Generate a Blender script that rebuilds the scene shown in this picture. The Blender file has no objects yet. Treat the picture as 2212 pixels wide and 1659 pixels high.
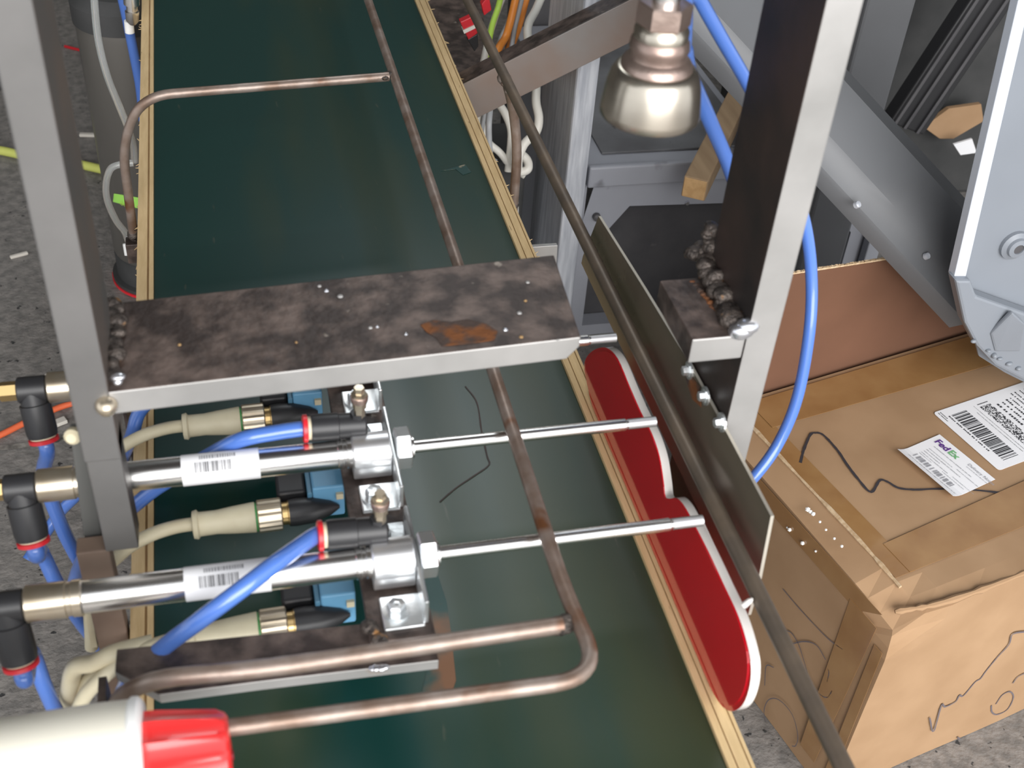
import bpy, bmesh, math, random
from mathutils import Vector, Matrix
random.seed(7)
V = Vector
scene = bpy.context.scene
COL = scene.collection

# ------------------------------------------------------------------ camera
F = 2600.0; CX, CY = 1106.0, 829.5
CAM = V((0.0, 0.0, 1.16))
Yc = V((332 - CX, -1381 - CY, F)).normalized()
Dn = V((840 - CX, 3950 - CY, F)); Dn -= Yc * Dn.dot(Yc); Dn.normalize()
Zc = -Dn; Xc = Yc.cross(Zc)
def c2w(v): return V((Xc.dot(v), Yc.dot(v), Zc.dot(v)))
right, up, back = c2w(V((1, 0, 0))), c2w(V((0, -1, 0))), c2w(V((0, 0, -1)))
cd = bpy.data.cameras.new('camera'); cam = bpy.data.objects.new('camera', cd); COL.objects.link(cam)
M = Matrix((right, up, back)).transposed().to_4x4(); M.translation = CAM
cam.matrix_world = M
cd.sensor_fit = 'HORIZONTAL'; cd.sensor_width = 36.0; cd.lens = F / 2212 * 36.0
cd.clip_start = 0.02; cd.clip_end = 50
cd.dof.use_dof = True; cd.dof.focus_distance = 1.25; cd.dof.aperture_fstop = 12.0
scene.camera = cam

# ------------------------------------------------------------------ world, light, exposure
w = bpy.data.worlds.new('world'); scene.world = w; w.use_nodes = True
w.node_tree.nodes['Background'].inputs[0].default_value = (0.93, 0.96, 1.0, 1)
w.node_tree.nodes['Background'].inputs[1].default_value = 0.95
def area(name, loc, target, sx, sy, power, color):
    d = bpy.data.lights.new(name, 'AREA'); d.shape = 'RECTANGLE'; d.size = sx; d.size_y = sy
    d.energy = power; d.color = color
    o = bpy.data.objects.new(name, d); COL.objects.link(o)
    o.location = loc
    o.rotation_euler = (V(target) - V(loc)).to_track_quat('-Z', 'Y').to_euler()
    return o
area('open_door_daylight', (0.5, -2.7, 1.95), (0.3, 0.8, 0.6), 3.8, 2.6, 190, (1.0, 0.98, 0.96))
area('ceiling_lamp_light', (0.42, 2.1, 2.12), (0.42, 2.0, 0.5), 0.5, 1.1, 9, (0.92, 0.97, 1.0))
vs = scene.view_settings
vs.view_transform = 'Standard'; vs.look = 'None'; vs.exposure = 0.45; vs.gamma = 1.0
vs.use_curve_mapping = False

# ------------------------------------------------------------------ pixel -> place helpers
def ray(px, py): return c2w(V(((px - CX) / F, (py - CY) / F, 1)))
def at(px, py, x=None, y=None, z=None):
    r = ray(px, py)
    t = (x - CAM.x) / r.x if x is not None else (y - CAM.y) / r.y if y is not None else (z - CAM.z) / r.z
    return CAM + r * t
def atp(px, py, p, n):
    r = ray(px, py); return CAM + r * ((V(p) - CAM).dot(n) / r.dot(n))

# ------------------------------------------------------------------ materials
def mat(name, c1, c2=None, rough=0.5, metal=0.0, scale=20.0, lo=0.35, hi=0.65, bump=0.0, bscale=None,
        spots=None, sscale=60.0, slo=0.68, shi=0.74, stretch=None, trans=0.0, coat=0.0, spec=0.5, alpha=1.0):
    m = bpy.data.materials.new(name); m.use_nodes = True
    nt = m.node_tree; b = nt.nodes['Principled BSDF']
    b.inputs['Roughness'].default_value = rough; b.inputs['Metallic'].default_value = metal
    b.inputs['Transmission Weight'].default_value = trans; b.inputs['Coat Weight'].default_value = coat
    b.inputs['Coat Roughness'].default_value = 0.05
    b.inputs['Specular IOR Level'].default_value = spec; b.inputs['Alpha'].default_value = alpha
    b.inputs['Base Color'].default_value = (*c1, 1)
    tc = nt.nodes.new('ShaderNodeTexCoord'); vec = tc.outputs['Object']
    if stretch:
        mp = nt.nodes.new('ShaderNodeMapping'); mp.inputs['Scale'].default_value = stretch
        nt.links.new(vec, mp.inputs[0]); vec = mp.outputs[0]
    def noise(sc, det=4):
        n = nt.nodes.new('ShaderNodeTexNoise'); n.inputs['Scale'].default_value = sc; n.inputs['Detail'].default_value = det
        nt.links.new(vec, n.inputs['Vector']); return n.outputs['Fac']
    def ramp(f, l, h):
        r = nt.nodes.new('ShaderNodeMapRange'); r.inputs[1].default_value = l; r.inputs[2].default_value = h
        nt.links.new(f, r.inputs[0]); return r.outputs[0]
    def mix(fac, a, bcol):
        x = nt.nodes.new('ShaderNodeMix'); x.data_type = 'RGBA'; nt.links.new(fac, x.inputs[0])
        if isinstance(a, tuple): x.inputs[6].default_value = (*a, 1)
        else: nt.links.new(a, x.inputs[6])
        x.inputs[7].default_value = (*bcol, 1); return x.outputs[2]
    col = None
    if c2: col = mix(ramp(noise(scale), lo, hi), c1, c2)
    if spots: col = mix(ramp(noise(sscale, 3), slo, shi), col if col else c1, spots)
    if col: nt.links.new(col, b.inputs['Base Color'])
    if bump:
        bp = nt.nodes.new('ShaderNodeBump'); bp.inputs['Strength'].default_value = bump; bp.inputs['Distance'].default_value = 0.003
        nt.links.new(noise(bscale or scale * 3), bp.inputs['Height']); nt.links.new(bp.outputs[0], b.inputs['Normal'])
    return m
BELT = mat('belt_green', (.005, .036, .031), (.034, .046, .020), rough=.33, lo=.45, hi=.68, scale=1.1, stretch=(6, 1, 1), spots=(.06, .07, .05), sscale=22, slo=.70, shi=.80, coat=.0)
PLY = mat('plywood_edge', (.68, .50, .27), (.60, .43, .22), rough=.75, scale=30, stretch=(8, 1, 8), spots=(.16, .09, .04), sscale=40, slo=.72, shi=.75, bump=.2)
PLYD = mat('plywood_dark_ply', (.27, .16, .07), (.36, .23, .10), rough=.8, scale=40, stretch=(8, 1, 8))
STEEL = mat('bare_steel', (.185, .18, .176), (.15, .147, .143), rough=.47, metal=.5, scale=14, bump=.05)
STEELB = mat('pale_steel', (.40, .39, .38), (.30, .295, .285), rough=.5, metal=.5, scale=14, spots=(.36, .22, .13), sscale=22, slo=.70, shi=.80, bump=.05)  # paler steel, mostly set on faces turned to the front
SCALE_ = mat('mill_scale', (.045, .033, .029), (.155, .115, .098), rough=.5, metal=.25, lo=.40, hi=.66, scale=52, spots=(.30, .26, .22), sscale=70, slo=.70, shi=.76, bump=.25)
SCALED = mat('mill_scale_dark', (.030, .026, .025), (.060, .040, .034), rough=.5, metal=.3, scale=18, bump=.15)
RUSTPATCH = mat('orange_rust', (.17, .058, .015), (.06, .04, .032), rough=.85, scale=60, lo=.42, hi=.55, bump=.3)
RUSTROD = mat('rusty_rod', (.20, .135, .10), (.33, .27, .235), rough=.42, metal=.5, scale=40, spots=(.17, .07, .03), sscale=24, slo=.62, shi=.72, bump=.15)
DARKROD = mat('dark_rail', (.125, .10, .078), (.19, .145, .105), rough=.45, metal=.35, scale=26, bump=.12)
WELD = mat('weld_metal', (.030, .024, .021), (.14, .115, .10), rough=.4, metal=.45, scale=160, spots=(.4, .2, .07), sscale=90, slo=.62, shi=.70, bump=.6)
WELDB = mat('weld_bright', (.75, .76, .80), rough=.25, metal=.9)
CHROME = mat('chrome', (.90, .89, .87), rough=.26, metal=1.0)
ALU = mat('cast_aluminium', (.92, .92, .93), rough=.38, metal=.95)
ZINC = mat('zinc_plate', (.84, .87, .88), rough=.33, metal=.9, bump=.1, scale=60)
NICKEL = mat('nickel_brass', (.60, .50, .36), (.68, .60, .48), rough=.3, metal=.9, scale=50)
BRASS = mat('brass', (.62, .44, .20), rough=.3, metal=.95)
BLACKP = mat('black_plastic', (.022, .022, .024), rough=.42)
BLACKR = mat('black_rubber', (.035, .036, .036), (.05, .05, .05), rough=.7)
REDP = mat('red_plastic', (.62, .02, .03), rough=.35)
BLUEH = mat('blue_hose', (.08, .18, .54), rough=.25, coat=.5)
CREAM = mat('cream_plastic', (.66, .60, .43), (.58, .51, .35), rough=.5, scale=40)
GREENR = mat('green_ring', (.03, .25, .06), rough=.5)
LBLUE = mat('light_blue_housing', (.13, .32, .50), rough=.4)
LABEL = mat('white_label', (.82, .82, .84), rough=.45)
INK = mat('print_black', (.03, .03, .035), rough=.7)
PURPLE = mat('print_purple', (.10, .03, .22), rough=.6)
GREENINK = mat('print_green', (.16, .42, .18), rough=.6)
GREYINK = mat('print_grey', (.30, .30, .32), rough=.7)
REDACR = mat('red_acrylic', (.60, .008, .02), rough=.10, coat=.6)
RIM = mat('white_rim', (.82, .78, .74), rough=.18, coat=.8)
PLATE = mat('oiled_plate', (.13, .112, .085), (.18, .15, .112), rough=.26, metal=.3, scale=10, bump=.03)
PLATEE = mat('plate_cut_edge', (.62, .58, .50), rough=.4, metal=.6)
BOTTLE = mat('cream_bottle', (.88, .85, .74), (.84, .80, .68), rough=.35, scale=8)
BOTTLEW = mat('white_collar', (.90, .90, .88), rough=.35)
REDCAP = mat('red_cap', (.80, .035, .035), rough=.3, coat=.3)
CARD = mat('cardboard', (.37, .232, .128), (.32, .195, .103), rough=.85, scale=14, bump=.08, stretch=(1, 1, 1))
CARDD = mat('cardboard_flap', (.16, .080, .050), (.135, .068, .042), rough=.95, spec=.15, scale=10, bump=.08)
CARDE = mat('cardboard_torn_edge', (.60, .46, .30), (.44, .30, .17), rough=.9, scale=200)
TAPE = mat('packing_tape', (.27, .14, .052), (.33, .185, .075), rough=.22, scale=20, coat=.4)
GREY = mat('machine_grey_paint', (.36, .37, .41), (.31, .32, .355), rough=.45, scale=6, spots=(.13, .13, .14), sscale=16, slo=.70, shi=.80, bump=.05)
GREYL = mat('machine_brushed_paint', (.40, .42, .465), (.60, .62, .66), rough=.4, metal=.2, scale=28, stretch=(5, 5, .5), bump=.12)
CHAN = mat('channel_grey_shaded', (.125, .130, .138), (.105, .108, .114), rough=.5, scale=6, spots=(.10, .10, .105), sscale=10, slo=.68, shi=.78, bump=.04)  # machine grey made darker; shade on channel and pillar is put into the colour
GREYP = mat('machine_panel_paint', (.215, .235, .265), (.19, .208, .235), rough=.4, scale=5, bump=.03)
GREYE = mat('machine_panel_lip', (.60, .65, .73), rough=.4)
DARKP = mat('dark_panel', (.060, .058, .063), (.085, .082, .086), rough=.55, scale=16, spots=(.14, .13, .13), sscale=30, slo=.72, shi=.78)
WOOD = mat('pine_stick', (.42, .29, .17), (.33, .22, .125), rough=.8, scale=10, stretch=(6, .6, 6))
WOODE = mat('pine_end_grain', (.66, .42, .20), (.56, .34, .15), rough=.8, scale=120)
FLOOR = mat('asphalt_floor', (.15, .142, .133), (.25, .232, .215), rough=.85, scale=60, spots=(.035, .035, .035), sscale=85, slo=.67, shi=.71, bump=.5, bscale=180)
WALL = mat('dim_workshop_wall', (.07, .06, .05), (.045, .04, .034), rough=.9, scale=2)
CONC = mat('pale_debris', (.62, .58, .52), rough=.8)
ORANGE = mat('orange_cord', (.75, .14, .05), rough=.5)
YELLOW = mat('yellow_hose', (.55, .58, .14), rough=.6)
CLEAR = mat('clear_hose', (.75, .77, .76), rough=.12, trans=.75, alpha=.75)
TANK = mat('grey_tank_sheet', (.17, .16, .145), (.13, .122, .11), rough=.3, metal=.45, scale=8, stretch=(1, 1, .2))
LIME = mat('lime_sticker', (.35, .72, .12), rough=.5)
WHITEC = mat('white_cable', (.72, .70, .64), rough=.45)
GREYC = mat('grey_cable', (.34, .35, .36), rough=.45)
ORANGEC = mat('orange_cable', (.80, .27, .04), rough=.45)
LIMEC = mat('green_yellow_cable', (.45, .70, .10), rough=.45)
REDB = mat('red_handle', (.55, .02, .03), rough=.4)
BELLM = mat('heat_tinted_steel', (.62, .57, .48), (.50, .45, .38), rough=.27, metal=.95, scale=20)
BELLR = mat('heat_browned_steel', (.34, .25, .215), (.50, .40, .35), rough=.34, metal=.85, scale=30, bump=.2)
FOAM = mat('white_foam', (.9, .9, .88), rough=.8)
PENCIL = mat('marker_ink', (.035, .03, .035), rough=.7)
PENINK = mat('pen_ink', (.13, .11, .12), rough=.7)

# ------------------------------------------------------------------ object helpers
def offs(o):
    p = V((0, 0, 0))
    while o: p += o.location; o = o.parent
    return p
def obj(name, bm, material, parent=None, smooth=False, kind=None):
    me = bpy.data.meshes.new(name)
    off = offs(parent)
    if parent is None:
        xs = [v.co for v in bm.verts]
        off = V(((min(v.x for v in xs) + max(v.x for v in xs)) / 2, (min(v.y for v in xs) + max(v.y for v in xs)) / 2, min(v.z for v in xs)))
    bmesh.ops.translate(bm, verts=bm.verts, vec=-off)
    bmesh.ops.recalc_face_normals(bm, faces=bm.faces)
    bm.to_mesh(me); bm.free()
    for m in (material if isinstance(material, (list, tuple)) else [material]): me.materials.append(m)
    if smooth:
        for p in me.polygons: p.use_smooth = True
        try: me.set_sharp_from_angle(angle=math.radians(38))
        except Exception: pass
    o = bpy.data.objects.new(name, me); COL.objects.link(o)
    if parent: o.parent = parent
    else: o.location = off
    if kind: o['kind'] = kind
    return o
def tag(o, label, cat, group=None):
    o['label'] = label; o['category'] = cat
    if group: o['group'] = group
    return o
def thing(name, label, cat, loc, group=None):
    o = bpy.data.objects.new(name, None); COL.objects.link(o); o.empty_display_size = .02
    o.location = loc
    return tag(o, label, cat, group)
def copy_tree(o, parent=None):
    c = o.copy(); COL.objects.link(c); c.parent = parent
    for ch in list(o.children): copy_tree(ch, c)
    return c
def bx(lo, hi, bevel=0.0, bm=None, rot=None, piv=None):
    own = bm is None
    bm = bm or bmesh.new()
    r = bmesh.ops.create_cube(bm, size=1)
    lo, hi = V(lo), V(hi); vs_ = r['verts']
    for v in vs_: v.co = V(((lo.x + hi.x) / 2 + v.co.x * (hi.x - lo.x), (lo.y + hi.y) / 2 + v.co.y * (hi.y - lo.y), (lo.z + hi.z) / 2 + v.co.z * (hi.z - lo.z)))
    if rot is not None:
        p = V(piv) if piv is not None else (lo + hi) / 2
        for v in vs_: v.co = rot @ (v.co - p) + p
    if bevel:
        es = list({e for v in vs_ for e in v.link_edges})
        bmesh.ops.bevel(bm, geom=es, offset=bevel, segments=2, affect='EDGES', profile=.5)
    return bm
def bar(p0, p1, wdt, hgt, upv=(0, 0, 1), bevel=0.0):
    p0, p1 = V(p0), V(p1); d = (p1 - p0); L = d.length; d.normalize()
    s = d.cross(V(upv)).normalized(); u = s.cross(d)
    bm = bx((-L / 2, -wdt / 2, -hgt / 2), (L / 2, wdt / 2, hgt / 2), bevel)
    Mx = Matrix((d, -s, u)).transposed(); c = (p0 + p1) / 2
    for v in bm.verts: v.co = Mx @ v.co + c
    return bm
def prism(pts, ext, bevel=0.0):
    bm = bmesh.new(); ext = V(ext)
    a = [bm.verts.new(p) for p in pts]; b = [bm.verts.new(V(p) + ext) for p in pts]
    bm.faces.new(a); bm.faces.new(b[::-1]); n = len(pts)
    for i in range(n): bm.faces.new((a[i], b[i], b[(i + 1) % n], a[(i + 1) % n]))
    bmesh.ops.recalc_face_normals(bm, faces=bm.faces)
    if bevel: bmesh.ops.bevel(bm, geom=list(bm.edges), offset=bevel, segments=2, affect='EDGES', profile=.5)
    return bm
def catmull(pts, n=8):
    pts = [V(p) for p in pts]; P = [pts[0] * 2 - pts[1]] + pts + [pts[-1] * 2 - pts[-2]]; out = []
    for i in range(1, len(P) - 2):
        a, b, c, d = P[i - 1:i + 3]
        for k in range(n):
            t = k / n
            out.append(.5 * ((2 * b) + (c - a) * t + (2 * a - 5 * b + 4 * c - d) * t * t + (3 * b - a - 3 * c + d) * t ** 3))
    out.append(pts[-1]); return out
def bend(pts, r, n=7):
    pts = [V(p) for p in pts]; out = [pts[0]]
    for i in range(1, len(pts) - 1):
        a, b, c = pts[i - 1], pts[i], pts[i + 1]
        u, v = (a - b), (c - b); k = min(r, u.length * .48, v.length * .48)
        p, q = b + u.normalized() * k, b + v.normalized() * k
        for j in range(n + 1):
            t = j / n; out.append(p * (1 - t) ** 2 + b * 2 * t * (1 - t) + q * t * t)
    out.append(pts[-1]); return out
def tube(path, r, n=12, bm=None, jitter=0.0):
    bm = bm or bmesh.new(); path = [V(p) for p in path]
    rr = r if isinstance(r, (list, tuple)) else [r] * len(path)
    t0 = (path[1] - path[0]).normalized()
    nrm = t0.orthogonal().normalized(); rings = []
    for i, p in enumerate(path):
        t = (path[min(i + 1, len(path) - 1)] - path[max(i - 1, 0)]).normalized()
        nrm = (nrm - t * nrm.dot(t)).normalized(); bn = t.cross(nrm); q = rr[i] * (1 + random.uniform(-jitter, jitter))
        rings.append([bm.verts.new(p + (nrm * math.cos(2 * math.pi * k / n) + bn * math.sin(2 * math.pi * k / n)) * q) for k in range(n)])
    for a, b in zip(rings, rings[1:]):
        for k in range(n): bm.faces.new((a[k], a[(k + 1) % n], b[(k + 1) % n], b[k]))
    bm.faces.new(rings[0][::-1]); bm.faces.new(rings[-1])
    return bm
def lathe(base, axis, prof, n=28, bm=None, rib=None):
    """prof: list of (distance along axis, radius)"""
    bm = bm or bmesh.new(); ax = V(axis).normalized(); u = ax.orthogonal().normalized(); v = ax.cross(u); rings = []
    for h, r in prof:
        ring = []
        for k in range(n):
            q = r * (rib(k, h) if rib else 1); a = 2 * math.pi * k / n
            ring.append(bm.verts.new(V(base) + ax * h + (u * math.cos(a) + v * math.sin(a)) * q))
        rings.append(ring)
    for a, b in zip(rings, rings[1:]):
        for k in range(n): bm.faces.new((a[k], a[(k + 1) % n], b[(k + 1) % n], b[k]))
    bm.faces.new(rings[0][::-1]); bm.faces.new(rings[-1])
    return bm
def ribbon(pts, wdt, nrm, lift=.0006):
    bm = bmesh.new(); pts = [V(p) + V(nrm) * lift for p in pts]; L = []; R = []
    for i, p in enumerate(pts):
        t = (pts[min(i + 1, len(pts) - 1)] - pts[max(i - 1, 0)]).normalized(); s = t.cross(V(nrm)).normalized()
        k = wdt / 2 * random.uniform(.8, 1.15)
        L.append(bm.verts.new(p + s * k)); R.append(bm.verts.new(p - s * k))
    for i in range(len(pts) - 1): bm.faces.new((L[i], L[i + 1], R[i + 1], R[i]))
    return bm
def blobs(p0, p1, n, r, bm=None, jit=.4):
    bm = bm or bmesh.new()
    if n > 4: n = int(n * 1.9); r *= .95
    for i in range(n):
        t = (i + .5) / n; p = V(p0).lerp(V(p1), t) + V([random.uniform(-jit, jit) * r for _ in range(3)])
        g = bmesh.ops.create_icosphere(bm, subdivisions=2, radius=r * random.uniform(.75, 1.2))
        s = [random.uniform(.75, 1.3), random.uniform(.75, 1.3), random.uniform(.5, .9)]
        for v in g['verts']: v.co = V((v.co.x * s[0], v.co.y * s[1], v.co.z * s[2])) + p
    return bm
def faces_by_normal(o, rules):
    """rules: (normal, slot) -- a face whose normal is close to it gets that slot"""
    for p in o.data.polygons:
        for nrm, slot in rules:
            if p.normal.dot(V(nrm)) > .75: p.material_index = slot
def text(name, s, size, origin, xdir, ydir, material, parent, bold=0.0, xscale=1.0):
    c = bpy.data.curves.new(name, 'FONT'); c.body = s; c.size = size; c.offset = bold
    o = bpy.data.objects.new(name, c); COL.objects.link(o)
    dg = bpy.context.evaluated_depsgraph_get(); dg.update()
    me = bpy.data.meshes.new_from_object(o.evaluated_get(dg)); bpy.data.objects.remove(o); bpy.data.curves.remove(c)
    bm = bmesh.new(); bm.from_mesh(me); bpy.data.meshes.remove(me)
    for v in bm.verts: v.co = V(origin) + V(xdir) * (v.co.x * xscale) + V(ydir) * v.co.y
    return obj(name, bm, material, parent)
def structure(o): o['kind'] = 'structure'; return o

# ------------------------------------------------------------------ setting
ZB = 0.50                                            # belt surface
structure(obj('floor', bx((-3, -3.5, -.05), (3.5, 3.3, 0)), FLOOR))
structure(obj('wall_back', bx((-2.5, 3.2, 0), (2.8, 3.3, 2.2)), WALL))
structure(obj('wall_left', bx((-2.6, 1.3, 0), (-2.5, 3.3, 2.2)), WALL))
structure(obj('wall_right', bx((2.8, 1.3, 0), (2.9, 3.3, 2.2)), WALL))
structure(obj('ceiling', bx((-2.6, -.2, 2.2), (2.9, 3.3, 2.3)), WALL))
clamp = thing('ceiling_lamp', 'long flat workshop lamp fixed under the ceiling', 'lamp', (.42, 2.1, 2.13))
obj('housing', bx((.14, 1.52, 2.135), (.70, 2.68, 2.2), .01), mat('lamp_housing', (.7, .7, .7), rough=.5), clamp)
# expansion joint in the floor (a real groove strip)
joint = [at(x, y, z=0) for x, y in ((-60, 975), (60, 962), (150, 945), (230, 925))]
structure(obj('trim_1', ribbon(joint, .012, (0, 0, 1), .001), mat('joint_grit', (.30, .28, .25), (.06, .055, .05), rough=.9, scale=60)))

# ------------------------------------------------------------------ conveyor
XL, XR, XLo, XRo = -.0795, .270, -.0945, .2865
conv = thing('conveyor', 'conveyor with dark green belt running between two plywood side boards', 'conveyor', (.095, 1.2, 0))
obj('belt', bx((XL, .12, ZB - .006), (XR, 2.7, ZB), .001), BELT, conv)
obj('bed', bx((XL, .14, ZB - .07), (XR, 2.68, ZB - .0065)), SCALED, conv)
belt_ = conv.children[0]
obj('crease', ribbon(catmull([at(x, y, z=ZB) for x, y in ((1005, 835), (1030, 870), (1040, 930), (1052, 985), (1056, 1005), (1025, 1028), (985, 1055), (950, 1085))], 5), .0014, (0, 0, 1), .0004), SCALED, belt_)
obj('painted_reflection', prism([at(x, y, z=ZB + .0003) for x, y in ((885, 1200), (930, 1195), (965, 1300), (975, 1372), (985, 1470), (968, 1520), (905, 1522), (925, 1440), (915, 1330))], (0, 0, .0002)), mat('belt_reflection_tint', (.012, .05, .045), (.16, .075, .035), rough=.4, scale=22, lo=.42, hi=.60), belt_)  # orange-brown patch: reflection of the rusty steel above, painted onto the belt
obj('scuff', prism([at(x, y, z=ZB + .0003) for x, y in ((950, 370), (1005, 355), (1018, 372), (1000, 378), (985, 366))], (0, 0, .0002)), mat('belt_scuff', (.012, .05, .045), (.25, .22, .15), rough=.6, scale=120, lo=.55, hi=.68), belt_)
def side(x0, x1, flip):
    ys = (.10, 2.72); t = ZB + .003
    lay = [(0, .62, PLY), (.62, .74, PLYD), (.74, 1, PLY)] if not flip else [(0, .30, PLY), (.30, .36, PLYD), (.36, .80, PLY), (.80, .86, PLYD), (.86, 1, PLY)]
    root = obj('side_board', bx((x0 + .0005, ys[0] + .002, ZB - .16), (x1 - .0005, ys[1] - .002, t - .002)), PLYD, conv)
    for a, b, m in lay:
        xa, xb = x0 + (x1 - x0) * a, x0 + (x1 - x0) * b
        obj('ply', bx((xa, ys[0], t - .035 - (0 if m is PLY else .001)), (xb, ys[1], t - (0 if m is PLY else .0012))), m, root)
    # splinters along the sawn edge
    bm = bmesh.new()
    for i in range(26):
        y = random.uniform(.6, 1.7); p = V((x1 if flip else x0, y, t - .0015))
        d = V(((.004 if flip else -.003) * random.uniform(.3, 1.3), random.uniform(-.004, .004), random.uniform(-.0015, .0015)))
        tube([p, p + d], [.0006, .0002], 4, bm)
    obj('splinters', bm, PLY, root, kind='stuff')
side(XLo, XL, False); side(XR, XRo, True)
for x in (-.05, .24):
    for y in (.3, 2.4): obj('leg', bx((x - .02, y - .02, 0), (x + .02, y + .02, ZB - .07), .003), GREY, conv)
for y in (.3, 2.4): obj('cross_brace', bx((-.03, y - .015, .12), (.22, y + .015, .15), .002), GREY, conv)

# ------------------------------------------------------------------ left gantry post with cantilever beam
YF = .550
gan = thing('gantry_post', 'grey steel post on the belt left side carrying a rusty cantilever beam', 'post', (-.09, .57, .30))
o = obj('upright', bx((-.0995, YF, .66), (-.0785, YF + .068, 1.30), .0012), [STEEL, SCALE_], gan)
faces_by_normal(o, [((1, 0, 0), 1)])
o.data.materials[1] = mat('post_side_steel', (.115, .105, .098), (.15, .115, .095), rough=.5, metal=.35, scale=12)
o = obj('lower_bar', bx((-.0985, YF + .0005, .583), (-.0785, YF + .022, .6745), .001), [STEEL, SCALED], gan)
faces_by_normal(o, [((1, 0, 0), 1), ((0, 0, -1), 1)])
# beam, rising very slightly to the right
bl = [V((-.079, YF + .0005, .7115)), V((.197, YF + .0005, .7215)), V((.203, YF + .09, .7215)), V((-.079, YF + .087, .7115))]
th = .0165
c1, c2 = bl[1] - V((.009, 0, th)), bl[1] - V((0, 0, th * .45))
bm = bmesh.new()
top = [bm.verts.new(p) for p in bl]
fr = [top[0], top[1], bm.verts.new(bl[1] - V((0, 0, th * .45))), bm.verts.new(bl[1] - V((.0075, 0, th))), bm.verts.new(bl[0] - V((0, 0, th)))]
bk = [bm.verts.new(bl[3] - V((0, 0, th))), bm.verts.new(bl[2] - V((.0075, 0, th))), bm.verts.new(bl[2] - V((0, 0, th * .45))), top[2], top[3]]
bm.faces.new(top); bm.faces.new(fr); bm.faces.new(bk)
for a, b, c, d in ((fr[1], top[2], bk[2], fr[2]), (fr[2], bk[2], bk[1], fr[3]), (fr[3], bk[1], bk[0], fr[4]), (fr[4], bk[0], top[3], top[0])): bm.faces.new((a, b, c, d))
bmesh.ops.recalc_face_normals(bm, faces=bm.faces)
bmesh.ops.bevel(bm, geom=list(bm.edges), offset=.0009, segments=2, affect='EDGES', profile=.5)
beam = obj('beam', bm, [SCALE_, STEELB], gan); faces_by_normal(beam, [((0, -1, 0), 1)])
# orange rust patch on the beam top (thin flake)
def beamtop(px, py):
    n = (bl[1] - bl[0]).cross(bl[3] - bl[0]).normalized(); return atp(px, py, bl[0] + n * .0002, n)
rp = [beamtop(x, y) for x, y in ((908, 702), (935, 692), (975, 696), (1010, 690), (1050, 700), (1075, 716), (1068, 735), (1020, 742), (985, 745), (955, 748), (942, 730), (920, 716))]
obj('rust_patch', prism(rp, (0, 0, .0003)), RUSTPATCH, beam)
for x, y, r in ((388, 745, 4), (877, 722, 4), (800, 708, 5), (815, 706, 4), (1122, 676, 6), (1092, 712, 6), (1126, 728, 5), (1135, 650, 4), (1140, 610, 5), (1205, 735, 3), (640, 740, 3), (705, 628, 6), (735, 640, 7), (690, 618, 5)):
    p = beamtop(x, y); obj('spatter', lathe(p, (0, 0, 1), [(0, r * .00028), (.0006, r * .0002), (.0008, r * .00006)], 8), [PLYD, WELDB, STEELB][(x // 3) % 3], beam)
obj('weld_bead', blobs((-.077, YF + .085, .714), (-.077, YF + .012, .714), 11, .0058), WELD, gan, True)
obj('weld_drop', blobs(at(255, 815, y=YF + .004), at(258, 826, y=YF + .004), 2, .0038), WELDB, gan, True)
b_ = at(230, 874, y=YF)
obj('bolt', lathe(b_, (0, -1, 0), [(0, .0062), (.003, .006), (.006, .0042), (.0075, .002)], 16), NICKEL, gan, True)
obj('foot_bar', bx((-.1165, .552, .36), (-.0965, .566, .583), .001), mat('brown_primer', (.13, .085, .062), (.17, .12, .09), rough=.7, scale=20), gan)
o = obj('side_strap', prism([at(150, 925, y=.571), at(186, 925, y=.571), at(232, 1235, y=.571), at(235, 1395, y=.571), at(200, 1390, y=.571), at(190, 1230, y=.571)], (0, .005, 0), .001), mat('grey_strap', (.085, .085, .08), rough=.7), gan)
obj('strap_screw', lathe(at(160, 938, y=.570), (-.2, -1, .3), [(0, .005), (.004, .005), (.006, .003)], 14), CREAM, gan, True)
obj('strap_edge', bar(at(188, 1302, y=.565), at(204, 1395, y=.565), .003, .004), CREAM, gan)

# ------------------------------------------------------------------ right post with stub, guide plate and bolts
rp_ = thing('guide_post', 'dark steel post with pale front edge, welded stub and oiled guide plate, right of belt', 'post', (.317, .59, 0))
o = obj('upright', bx((.3070, YF, 0), (.3285, YF + .072, 1.30), .0012), [SCALED, STEELB], rp_); faces_by_normal(o, [((0, -1, 0), 1)])
o = obj('stub_arm', bx((.2705, YF + .0005, .6925), (.3068, YF + .066, .7115), .0012), [SCALE_, STEELB], rp_); faces_by_normal(o, [((0, -1, 0), 1)])
obj('weld_bead', blobs((.3045, YF + .085, .722), (.3035, YF + .012, .7135), 12, .0075), WELD, rp_, True)
obj('weld_riser', blobs((.3065, YF + .078, .745), (.3045, YF + .074, .716), 6, .0055), WELD, rp_, True)
obj('weld_drop', blobs(at(1588, 716, y=YF + .002), at(1622, 704, y=YF + .002), 3, .0072, jit=.2), WELDB, rp_, True)
obj('rust_strip', blobs((.292, YF + .062, .7115), (.299, YF + .01, .7115), 14, .0022), RUSTPATCH, rp_, True)
XP = .3035
def pl(px, py): return at(px, py, x=XP)
poly = [pl(1293, 467), pl(1390, 622), pl(1480, 770), pl(1575, 945), pl(1665, 1115), pl(1638, 1252)]
poly += [V((XP, poly[5].y - .0, poly[5].z - .035)), V((XP, poly[0].y + .03, poly[5].z - .035)), V((XP, poly[0].y + .028, .56))]
o = obj('guide_plate', prism(poly, (.0022, 0, 0)), [PLATE, PLATEE], rp_)
for p in o.data.polygons:
    if abs(p.normal.x) < .5: p.material_index = 1
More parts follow.
